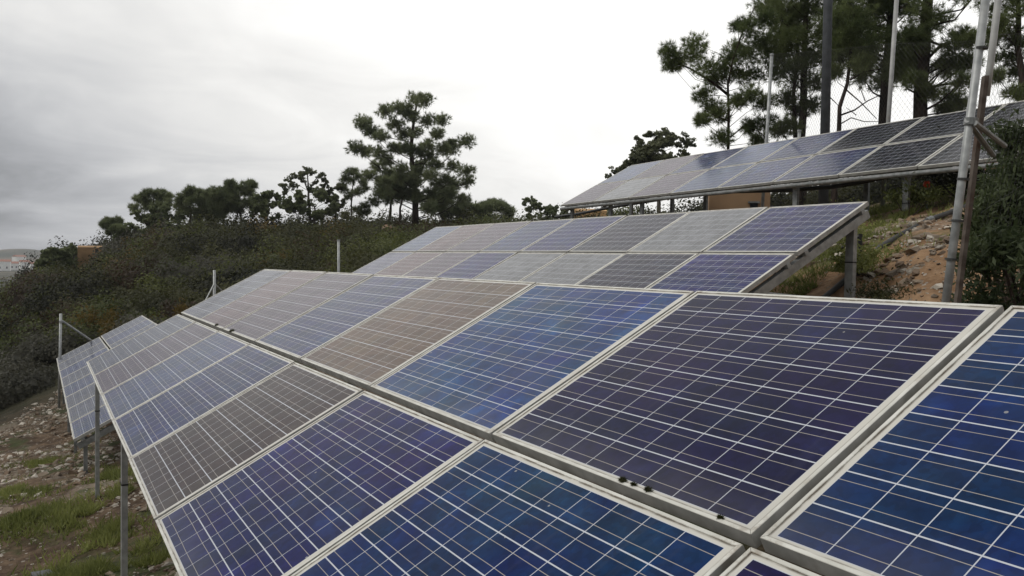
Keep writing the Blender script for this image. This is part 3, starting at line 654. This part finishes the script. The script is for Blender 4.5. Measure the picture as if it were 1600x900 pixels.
# grass and stones
def keepout(x,y): return np.ones(len(x),bool)
def grass(name,label,centers,mat,seed,blade=.12):
    g=np.random.default_rng(seed); P=[]
    for (x,y,r,n) in centers:
        a=g.random(n)*6.283; q=np.abs(g.normal(size=n))*.55*r; P.append(np.stack([x+q*np.cos(a)*1.4,y+q*np.sin(a)],1))
    P=np.concatenate(P); P=P[(fbm(P[:,0]*2.2,P[:,1]*2.2,77)>.02)&(g.random(len(P))<.75)]; z=H(P[:,0],P[:,1]); B=np.stack([P[:,0],P[:,1],z-.01],1); n=len(B)
    d=g.normal(size=(n,3))*np.array([.55,.55,.1])+np.array([0,0,1]); d/=np.linalg.norm(d,axis=1)[:,None]
    L=blade*(.4+.9*g.random((n,1))); s=np.cross(d,g.normal(size=(n,3))); s/=np.linalg.norm(s,axis=1)[:,None]; w=.005+.005*g.random((n,1))
    V=np.stack([B-s*w,B+s*w,B+d*L+np.array([0,0,-.15])*L*g.random((n,1))],1).reshape(-1,3)
    o=raw_mesh(name,V,3,mat); tag(o,label,'grass',kind='stuff')
gp=[]
for px,py,d,r_,n in [(160,850,7.6,.42,7000),(110,890,6.8,.45,7000),(60,880,7.2,.4,5000),(170,700,11.3,.55,5000),(215,720,9.7,.4,4000),(90,690,12.2,.7,6000),(40,760,9.6,.5,4000),(130,770,9.2,.4,3000),(230,880,6.5,.3,3000),(15,680,12.6,.7,4500),(60,640,16,1.0,6000),(250,850,7.,.5,3000),(10,880,7.3,.4,5000),(180,790,8.4,.25,1800)]:
    p=at(px,py,d); gp.append((p[0],p[1],r_,n))
grass('grass','short green grass tufts in the stony soil at left',gp,GRASSM,3)
gp=[]
for px,py,d,r_,n in [(1290,420,9.4,.7,6000),(1310,370,10.8,.55,6000),(1250,440,8.8,.4,4000),(1440,310,15,1.6,12000),(1380,320,14.5,1.4,9000),(1480,318,14.6,1.2,7000),(1390,445,8.2,.22,1500),(1420,335,12.3,.4,3000),(1330,330,13,1.0,5000),(1300,345,12,1.0,5000)]:
    p=at(px,py,d); gp.append((p[0],p[1],r_,n))
grass('grass','green grass on the bank between middle and uphill arrays',gp,GRASSM,4,.11)
gp=[]
for px,py,d,r_,n in [(590,352,56,2.5,1800),(560,350,57,2.0,1200),(620,356,54,2.5,1200),(850,350,54,2,800),(700,350,57,2,800)]:
    p=at(px,py,d); gp.append((p[0],p[1],r_,n))
def bigstraw():
    g=np.random.default_rng(5);P=[]
    for (x,y,r,n) in gp: P.append(np.stack([x+g.normal(size=n)*r,y+g.normal(size=n)*r],1))
    P=np.concatenate(P);z=H(P[:,0],P[:,1]);B=np.stack([P[:,0],P[:,1],z],1);n=len(B)
    d=g.normal(size=(n,3))*np.array([.4,.4,.1])+np.array([0,0,1]);L=1.1*(.4+.8*g.random((n,1)));s=np.cross(d,g.normal(size=(n,3)));s/=np.linalg.norm(s,axis=1)[:,None]
    V=np.stack([B-s*.03,B+s*.03,B+d*L],1).reshape(-1,3);tag(raw_mesh('dry_grass',V,3,STRAW),'tawny dry grass on the ridge below the tallest pine','grass',kind='stuff')
bigstraw()
def stones(name,label,regions,seed):
    g=np.random.default_rng(seed); ico=[];
    t=(1+5**.5)/2
    iv=np.array([(-1,t,0),(1,t,0),(-1,-t,0),(1,-t,0),(0,-1,t),(0,1,t),(0,-1,-t),(0,1,-t),(t,0,-1),(t,0,1),(-t,0,-1),(-t,0,1)])/1.9
    ifc=np.array([(0,11,5),(0,5,1),(0,1,7),(0,7,10),(0,10,11),(1,5,9),(5,11,4),(11,10,2),(10,7,6),(7,1,8),(3,9,4),(3,4,2),(3,2,6),(3,6,8),(3,8,9),(4,9,5),(2,4,11),(6,2,10),(8,6,7),(9,8,1)])
    V=[];MI=[]
    for (x0,x1,y0,y1,n,smin,smax) in regions:
        X=g.uniform(x0,x1,n);Y=g.uniform(y0,y1,n); keep=fbm(X*1.1,Y*1.1,55)>-.10; X=X[keep];Y=Y[keep]; Z=H(X,Y)
        for x,y,z in zip(X,Y,Z):
            s=smin+(smax-smin)*g.random()**6; q=iv*(1+.35*g.normal(size=(12,1)))*np.array([1,.8,.55])*s; a=g.random()*6.28; c_,s_=math.cos(a),math.sin(a)
            q=q@np.array([[c_,-s_,0],[s_,c_,0],[0,0,1]]); q=q+np.array([x,y,z-s*.05]); V.append(q[ifc].reshape(-1,3)); MI.append(np.full(20,g.integers(0,3)))
    V=np.concatenate(V); o=raw_mesh(name,V,3,[STONE,STONE2,STONE3],None,np.concatenate(MI)); tag(o,label,'stones',kind='stuff')
STONE2=mat_plain('brown_stone',(.22,.175,.13),.95,0,.4,3); STONE3=mat_plain('clay_lump',(.15,.105,.07),.95,0,.4,3)
stones('stones','pale loose stones scattered over the soil at left',[(-10.5,-5.2,-1.6,1.2,7500,.008,.05),(-24,-10.5,-2.6,1.4,13000,.014,.085)],8)
stones('stones','pale and orange rubble on the dirt bank at right',[(-9.5,-3.2,5.6,9.8,5200,.010,.07),(-9.5,-6,8.2,9.0,800,.02,.10),(-8.2,-5.0,5.8,8.6,3500,.02,.11)],9)

# ------------------------------------------------------------------ poles, fence, pipe
def pole(name,label,pts,rad,mat,cat='pole',cap=True,group=None):
    p0=np.array(pts[0]); root=empty(name,p0); mb=MB(); mb.tube(np.array(pts)-p0,rad,12); mb.build('shaft',mat,root,True)
    if cap:
        e=np.array(pts[-1])-p0; d=(np.array(pts[-1])-np.array(pts[-2])); d/=np.linalg.norm(d); r=rad if np.isscalar(rad) else rad[-1]
        c=MB(); c.tube([e-d*.02,e+d*.012],r*1.25,12); c.build('cap',mat,root)
    tag(root,label,cat,group); return root
def gp_(px,py,d):
    p=at(px,py,d); return np.array([p[0],p[1],Hs(p[0],p[1])-.1])
# corner post pair at the right
pa=at(1478,470,5.5); pb=at(1548,-60,5.5); dv=(pb-pa); foot=pa-dv*(pa[2]-Hs(pa[0],pa[1])+.1)/dv[2]
cp=empty('fence_post',foot); mb=MB(); mb.tube(np.array([foot,pb])-foot,.023,14); mb.build('shaft',GALV,cp,True)
mb=MB(); 
q=at(1517,190,5.5); mb.tube(np.array([q+dv/np.linalg.norm(dv)*-.02,q+dv/np.linalg.norm(dv)*.02])-foot,.037,14); mb.build('collar',GALVDARK,cp)
for (x0,y0,x1,y1) in ((1511,188,1552,243),(1523,192,1570,228)):
    mb=MB(); mb.tube(np.array([at(x0,y0,5.47),at(x1,y1,5.9)])-foot,.016,8); mb.build('strut',GALVDARK,cp)
for k in range(4):
    e=at([1486,1496,1505,1534][k],[405,345,280,75][k],5.5)
    mb=MB(); u_=dv/np.linalg.norm(dv); mb.tube(np.array([e-u_*.006,e+u_*.006])-foot,.034,12); mb.build('wire_tie',WIRE,cp)
tag(cp,'leaning grey steel fence corner post with struts at right','fence post')
pa=at(1498,470,5.75); pm=at(1542,118,5.75); foot2=pa-(pm-pa)*(pa[2]-Hs(pa[0],pa[1])+.1)/(pm-pa)[2]
rp=empty('rusty_stake',foot2); mb=MB(); P0,P1=foot2-foot2,pm-foot2
ex=np.array([W[0][0],W[1][0],0.]);ex/=np.linalg.norm(ex);ey=np.array([-ex[1],ex[0],0])
for a,b_ in (((-.012,-.003),(.014,.003)),((-.012,.0031),(-.007,.035))):
    v=[]
    for base in (P0,P1):
        for (s1,s2) in ((a[0],a[1]),(b_[0],a[1]),(b_[0],b_[1]),(a[0],b_[1])): v.append(base+ex*s1+ey*s2)
    mb.add(v,[(0,3,2,1),(4,5,6,7),(0,1,5,4),(1,2,6,5),(2,3,7,6),(3,0,4,7)])
mb.build('angle_bar',RUST,rp); tag(rp,'rust stained angle iron stake leaning beside the corner post','stake')
pole('fence_post','upper pale pipe lashed to the rusty stake at right',[at(1541,150,5.80),at(1547,105,5.78),at(1567,-60,5.75)],.020,PALEPOLE,'pipe')
# posts behind the uphill array
p=at(1388,190,14.9); q=at(1403,-30,14.9); d_=q-p; ft=p-d_*(p[2]-Hs(p[0],p[1])+.1)/d_[2]
pole('fence_post','pale leaning pole in front of the tall pine trunks',[ft,q],.034,PALEPOLE,'fence post')
p=at(1198,215,18.5); q=at(1206,85,18.5); d_=q-p; ft2=p-d_*(p[2]-Hs(p[0],p[1])+.1)/d_[2]
pole('fence_post','thin grey fence post among the leftmost pines',[ft2,q],.034,GALV,'fence post')
p=at(1289,210,19.5); q=at(1300,-260,19.5); d_=q-p; ft3=p-d_*(p[2]-Hs(p[0],p[1])+.1)/d_[2]
pole('utility_pole','tall dark grey utility pole behind the uphill array',[ft3,q],[.105,.085],mat_plain('dark_pole',(.055,.06,.065),.7),'utility pole')
p=gp_(1150,240,17.2); pole('fence_post','short capped post end poking above the uphill array',[gp_(1248,215,16.8),at(1249,204,16.8)],.03,GALV,'fence post')
# chain link fence
def chainlink(name,label,pts,rad,pitch):
    """pts: list of (foot xyz, height); diagonal wires between consecutive posts"""
    root=empty(name,pts[0][0]); o0=np.array(pts[0][0])
    for (A,h0),(B,h1) in zip(pts[:-1],pts[1:]):
        A=np.array(A)-o0;B=np.array(B)-o0; L=np.linalg.norm((B-A)[:2]); mb=MB(); h=min(h0,h1)
        def pos(s,t): 
            return A+(B-A)*(s/L)+np.array([0,0,(h0+(h1-h0)*s/L)*t/h])
        k=-h
        while k<L:
            for sg in (1,-1):
                s0,t0=(k,0) ; s1,t1=(k+h,h)
                if s0<0: t0=-s0; s0=0
                if s1>L: t1-= (s1-L); s1=L
                if t1-t0>.02:
                    if sg<0: a,b=pos(s0,h-t0),pos(s1,h-t1)
                    else: a,b=pos(s0,t0),pos(s1,t1)
                    # woven wire: slight zigzag out of plane
                    mb.tube([a,b],rad,3,False)
            k+=pitch*1.414
        mb.build('wire_netting',WIRE,root)
        for t_ in (.02,.5,1.0):
            m2=MB(); m2.tube([pos(0,h*t_),pos(L/2,h*t_)-np.array([0,0,.02]),pos(L,h*t_)],rad*1.1,4); m2.build('straining_wire',WIRE,root)
    tag(root,label,'fence'); return root
g1=at(1205,200,18.5);g2=at(1392,200,14.9);g3=at(1560,200,13.6)
def foot3(p): return (p[0],p[1],Hs(p[0],p[1]))
top1=at(1206,85,18.5)[2]
chainlink('chain_link_fence','wire netting fence between poles behind the uphill array',[(foot3(g1),top1-Hs(g1[0],g1[1])),(foot3(g2),at(1392,68,14.9)[2]-Hs(g2[0],g2[1])),(foot3(g3),at(1560,62,13.6)[2]-Hs(g3[0],g3[1]))],.0013,.06)
c1=at(1541,100,5.9);c2=at(1760,100,9.4)
chainlink('chain_link_fence','wire netting fence right of the leaning corner post',[(foot3(c1),at(1541,55,5.9)[2]-Hs(c1[0],c1[1])),(foot3(c2),at(1760,40,9.4)[2]-Hs(c2[0],c2[1]))],.0008,.055)
# poles on the left
p=gp_(92,620,22.3); q=at(95,490,22.3); lp=empty('fence_post',p); mb=MB(); mb.tube(np.array([p,q])-p,.030,10); mb.build('shaft',GALV,lp,True)
mb=MB(); mb.tube(np.array([at(95,500,22.3),at(150,537,22.9)])-p,.024,8); mb.build('strut',GALV,lp); mb=MB(); mb.box((-.05,-.035,0),(.05,.035,.05),None,at(95,504,22.3)-p); mb.build('bracket',GALV,lp)
tag(lp,'grey fence post with diagonal strut beside the far left array','fence post')
p=gp_(530,430,24); pole('fence_post','single thin grey post standing in scrub behind nearest array',[p,at(529,375,24)],.036,GALV,'fence post')
p=gp_(336,462,21); q=at(335,422,21); tp=empty('fence_post',p); mb=MB(); mb.tube(np.array([p,q])-p,.032,10); mb.build('shaft',GALV,tp,True)
for a in (at(321,470,20.8),at(350,458,21.3),at(331,470,21.7)):
    e_=at(335,443,21); d2=a-e_; a=e_+d2*((Hs(a[0],a[1])-.05-e_[2])/d2[2]) if d2[2]<-.05 else a; mb=MB(); mb.tube(np.array([e_,a])-p,.018,8); mb.build('strut',GALV,tp)
tag(tp,'tripod braced grey post above the left tip of nearest array','fence post')
# black pipe under the uphill array
pts=[]
for (px,py,d) in ((868,339,22),(905,334,21),(960,323,20),(1030,312,19),(1090,301,18),(1160,299,16.5),(1230,297,15.2),(1300,292,14.2),(1350,284,13.5),(1395,273,12.9)): pts.append(at(px,py,d))
pp=np.array(pts); root=empty('black_pipe',pp[0]); mb=MB(); mb.tube(pp-pp[0],.035,8); mb.build('tube',BLACKPIPE,root,True); 
mb=MB()
for k in (2,5,8): mb.tube([pp[k]-pp[0]+np.array([0,0,-.04]),pp[k]-pp[0]+np.array([0,0,.12])],.012,6)
mb.build('hanger',GALVDARK,root); tag(root,'long black pipe slung under the uphill array','pipe')
# drain pipe on the bank
pts=[]
for (px,d) in ((1245,8.6),(1290,9.0),(1340,9.4),(1375,9.9),(1410,10.3),(1450,10.8),(1490,11.3),(1530,11.9)):
    p=at(px,400,d); pts.append(np.array([p[0],p[1],Hs(p[0],p[1])+.05]))
pp=np.array(pts); root=empty('drain_pipe',pp[0]); mb=MB(); mb.tube(pp-pp[0]-np.array([0,0,.035]),.03,10); mb.build('tube',mat_plain('grey_pipe',(.05,.05,.048),.7),root,True)
mb=MB()
for k in (2,5): 
    d=(pp[k+1]-pp[k-1]);d/=np.linalg.norm(d); mb.tube([pp[k]-pp[0]-d*.06-np.array([0,0,.035]),pp[k]-pp[0]+d*.06-np.array([0,0,.035])],.036,10)
mb.build('coupling',GALVDARK,root); tag(root,'dark grey drain pipe running up the orange dirt bank','pipe')
# red-topped stake
p=gp_(1448,330,12.6); q=at(1448,291,12.6); root=empty('marker_stake',p); mb=MB(); mb.tube(np.array([p,q])-p,.014,8); mb.build('rod',GALVDARK,root)
RED=mat_plain('red_plastic',(.85,.10,.035),.45,0,.1)
mb=MB(); e=q-p; mb.tube([e+np.array([0,0,z]) for z in (-.02,.0,.03,.06,.075)],[.028,.046,.046,.038,.018],12); mb.build('cap',RED,root,True); tag(root,'thin stake topped by a round red cap on the bank','stake')
# stub on ground near C post (dark tap)
p=gp_(1343,415,9.3); root=empty('water_tap',p); mb=MB(); mb.tube([(0,0,0),(0,0,.52)],.022,8); mb.build('riser',BLACKPIPE,root); mb=MB(); mb.tube([(0,0,.50),(-.08,-.07,.44),(-.14,-.12,.36)],.016,6); mb.build('spout',BLACKPIPE,root); tag(root,'black standpipe tap beside the thick rack post','tap')
# piece of slate/board lying in foreground left
p=at(75,857,7.3); z=Hs(p[0],p[1]); sl=MB(); v=[(-.18,-.05,0),(.02,-.09,.0),(.20,-.02,0),(.12,.07,0),(-.12,.06,0)]; sl.add([(x,y,z_) for z_ in (0,.025) for x,y,_ in v],[(4,3,2,1,0),(5,6,7,8,9)]+[(i,(i+1)%5,5+(i+1)%5,5+i) for i in range(5)])
o=sl.build('slate_slab',mat_plain('slate',(.10,.10,.105),.6)); o.location=(p[0],p[1],z+.03); o.rotation_euler=(.08,.05,.4); tag(o,'flat grey slate slab lying in the grass at lower left','slab')
# rocks on ridge
def rock(label,px,py,d,s,mat):
    import bmesh
    bm=bmesh.new(); bmesh.ops.create_icosphere(bm,subdivisions=3,radius=1)
    for v in bm.verts:
        n_=float(fbm(np.array([v.co.x*1.3+px]),np.array([v.co.y*1.3+v.co.z*2]),2)[0]); v.co*=1+.9*n_; v.co.x*=s[0];v.co.y*=s[1];v.co.z*=s[2]
    me=bpy.data.meshes.new('rock'); bm.to_mesh(me); bm.free(); me.materials.append(mat); o=bpy.data.objects.new('rock',me); COL.objects.link(o); p=at(px,py,d); o.location=(p[0],p[1],p[2]); tag(o,label,'rock')
PINKR=mat_plain('pinkish_rock',(.30,.20,.135),.9,0,.3,2)
rock('pinkish rock outcrop in the scrub below the tallest pine',605,359,50,(.42,.42,.28),PINKR)
rock('smaller brownish rock right of the pinkish outcrop',619,361,50.5,(.28,.3,.2),mat_plain('brown_rock',(.24,.14,.09),.9,0,.3,2))

# ------------------------------------------------------------------ buildings
def house(name,label,ctr,size,rot,wall,roofm,pitch=.0,win=None,over=.15,group=None,cat='building',door=False):
    x,y,z=ctr; root=empty(name,(x,y,z)); root.rotation_euler=(0,0,rot); w,d,h=size
    mb=MB(); mb.box((-w/2,-d/2,-1.),(w/2,d/2,h)); mb.build('wall',wall,root)
    rf=MB(); o=over
    if pitch>0:
        rf.add([(-w/2-o,-d/2-o,h+.003),(w/2+o,-d/2-o,h+.003),(w/2+o,d/2+o,h+.003),(-w/2-o,d/2+o,h+.003),(-w/2-o,0,h+pitch),(w/2+o,0,h+pitch)],[(0,3,2,1),(0,1,5,4),(2,3,4,5),(0,4,3),(1,2,5)])
    else: rf.box((-w/2-o,-d/2-o,h+.003),(w/2+o,d/2+o,h+.12))
    rf.build('roof',roofm,root)
    for (u,v,ww,hh) in (win or []):
        m=MB(); m.box((u-ww/2,-d/2-.03,v),(u+ww/2,-d/2-.002,v+hh)); f=m.build('window',DARKG,root); m=MB()
        for a_,b_ in (((u-ww/2-.04,v-.04),(u+ww/2+.04,v)),((u-ww/2-.04,v+hh),(u+ww/2+.04,v+hh+.04))): m.box((a_[0],-d/2-.045,a_[1]),(b_[0],-d/2-.001,b_[1]))
        m.build('frame',roofm,f)
    tag(root,label,cat,group); return root
DARKG=mat_plain('dark_glass',(.02,.022,.025),.25)
TAN=mat_plain('tan_render',(.36,.23,.13),.9,0,.15,1.5); TAN2=mat_plain('ochre_wall',(.52,.32,.15),.9,0,.2,1.2); WHITEW=mat_plain('white_wall',(.78,.77,.74),.8,0,.08,.5); TILE=mat_plain('clay_tile',(.32,.13,.075),.8,0,.25,2)
EARTH=mat_plain('earth_wall',(.30,.19,.10),.95,0,.35,.8)
p=at(1150,330,19.5); z0=at(1150,345,19.5)[2]; zt=at(1150,270,19.5)[2]; house('shed','tan rendered shed with small dark window under uphill array',(p[0],p[1],z0),(1.28,1.3,zt-z0),R(52),TAN,GALVDARK,0,[(.30,.22,.16,.13)],.02)
p=at(922,338,42); house('hut','small ochre hut under left end of the uphill array',(p[0],p[1],Hs(p[0],p[1])),(1.5,1.5,at(922,331,42)[2]-Hs(p[0],p[1])),R(60),TAN2,TAN2,.15,None,.02)
p=at(142,398,58); house('cottage','crumbling orange earth cottage on the ridge at far left',(p[0],p[1],at(142,400,58)[2]),(1.3,1.2,.52),R(80),EARTH,EARTH,.12,[(.4,.2,.16,.24)],.04)
p=at(1512,262,34); house('white_house','white building glimpsed below the uphill array near corner post',(p[0],p[1],at(1512,285,34)[2]-1.0),(3.4,2.5,1.32),R(30),WHITEW,WHITEW,0,None,.02)
p=at(1625,300,24); house('white_house','pale house with red tiled roof edge behind right bushes',(p[0],p[1],at(1600,330,24)[2]-.2),(2.6,2.5,1.1),R(30),WHITEW,TILE,.4,None,.1)
for k,(px,w_,d_,h_) in enumerate([(6,22,840,8),(22,14,870,6),(38,16,900,7),(52,13,860,6),(30,24,1050,10)]):
    p=at(px,410,d_); house('town_house',['widest white house at the left picture edge','second white house in the distant town','white house in middle of the distant town','rightmost small white house in the distant town','tall pale block behind the distant white houses'][k],(p[0],p[1],Hs(p[0],p[1])),(w_*.45,w_*.35,h_),R(85+10*k),WHITEW,TILE,1.8,[(-w_*.12,2,1.3,1.6),(w_*.12,2,1.3,1.6)],.4,'white houses in the distant town')

# damp air over the whole hillside
hz=MB(); hz.box((-12600,-12600,-24),(12600,12600,21)); HZ=bpy.data.materials.new('damp_air'); HZ.use_nodes=True; q_=NT(HZ.node_tree); HZ.node_tree.nodes.remove(HZ.node_tree.nodes['Principled BSDF'])
pv=q_.n('ShaderNodeVolumePrincipled'); pv.inputs['Color'].default_value=(.93,.95,1,1); pv.inputs['Density'].default_value=.0003; pv.inputs['Anisotropy'].default_value=.2
q_.link(pv.outputs[0],HZ.node_tree.nodes['Material Output'].inputs['Volume']); tag(hz.build('haze',HZ),kind='stuff')
# ------------------------------------------------------------------ light
SUN_EL,SUN_AZ=R(48),R(250)   # soft sun behind the cloud, on the side the panels face
w=bpy.data.worlds.new('World'); scene.world=w; w.use_nodes=True; t=NT(w.node_tree)
bg=w.node_tree.nodes['Background']; tc=t.n('ShaderNodeTexCoord'); D=tc.outputs['Generated']
s=t.n('ShaderNodeSeparateXYZ'); t.link(D,s.inputs[0]); dz=s.outputs[2]
sky=t.n('ShaderNodeTexSky',sky_type='NISHITA'); sky.sun_disc=False; sky.sun_elevation=SUN_EL; sky.sun_rotation=math.pi/2-SUN_AZ; sky.dust_density=3
zc=t.m('MAXIMUM',dz,0.0); den=t.m('ADD',zc,.16)
cv=t.n('ShaderNodeCombineXYZ'); t.link(t.m('DIVIDE',s.outputs[0],den),cv.inputs[0]); t.link(t.m('DIVIDE',s.outputs[1],den),cv.inputs[1])
n1=t.noise(cv.outputs[0],.42,6,.52,.5).outputs[0]; n2=t.noise(cv.outputs[0],1.5,6,.58,.6).outputs[0]
ra=R(122); right=t.m('ADD',t.m('MULTIPLY',s.outputs[0],math.cos(ra)),t.m('MULTIPLY',s.outputs[1],math.sin(ra)))
Bv=t.m('ADD',.385,t.m('MULTIPLY',t.m('MINIMUM',zc,.29),1.35)); Bv=t.m('ADD',Bv,t.m('MULTIPLY',t.m('MAXIMUM',t.m('SUBTRACT',right,.5),-.12),1.05))
zb=t.m('DIVIDE',t.m('SUBTRACT',zc,.075),.04); bank_=t.m('MULTIPLY',t.m('EXPONENT',t.m('MULTIPLY',t.m('MULTIPLY',zb,zb),-1)),t.m('SUBTRACT',1,t.ss(right,.50,.86))); Bv=t.m('SUBTRACT',Bv,t.m('MULTIPLY',bank_,.07))
cl=t.m('ADD',t.m('MULTIPLY',t.m('SUBTRACT',n1,.5),1.0),t.m('MULTIPLY',t.m('SUBTRACT',n2,.5),.55))
Bv=t.m('ADD',Bv,t.m('MULTIPLY',cl,.78)); Bv=t.m('MINIMUM',t.m('MAXIMUM',Bv,.24),1.12)
tintc=t.mix(t.ss(Bv,.35,.95),(.955,.98,1.03,1),(1.0,.995,.975,1))
cb=t.n('ShaderNodeVectorMath',operation='SCALE'); t.link(tintc,cb.inputs[0]); t.link(Bv,cb.inputs['Scale'])
sk=t.n('ShaderNodeVectorMath',operation='SCALE'); t.link(sky.outputs[0],sk.inputs[0]); sk.inputs['Scale'].default_value=.10
thin=t.m('MULTIPLY',t.ss(n1,.62,.8),.25); t.link(t.mix(thin,cb.outputs[0],sk.outputs[0]),bg.inputs[0]); bg.inputs[1].default_value=1.0
sl_=bpy.data.lights.new('sun','SUN'); sl_.energy=1.15; sl_.angle=R(18); sl_.color=(1,.965,.91); so=bpy.data.objects.new('sun',sl_); COL.objects.link(so)
dvec=Vector((-math.cos(SUN_EL)*math.cos(SUN_AZ),-math.cos(SUN_EL)*math.sin(SUN_AZ),-math.sin(SUN_EL))); so.rotation_euler=dvec.to_track_quat('-Z','Y').to_euler()
vs=scene.view_settings; vs.view_transform='Standard'; vs.look='None'; vs.gamma=1; vs.exposure=0; vs.use_curve_mapping=False
scene.render.engine='CYCLES'; scene.cycles.max_bounces=7; scene.cycles.volume_bounces=0; scene.cycles.transparent_max_bounces=8
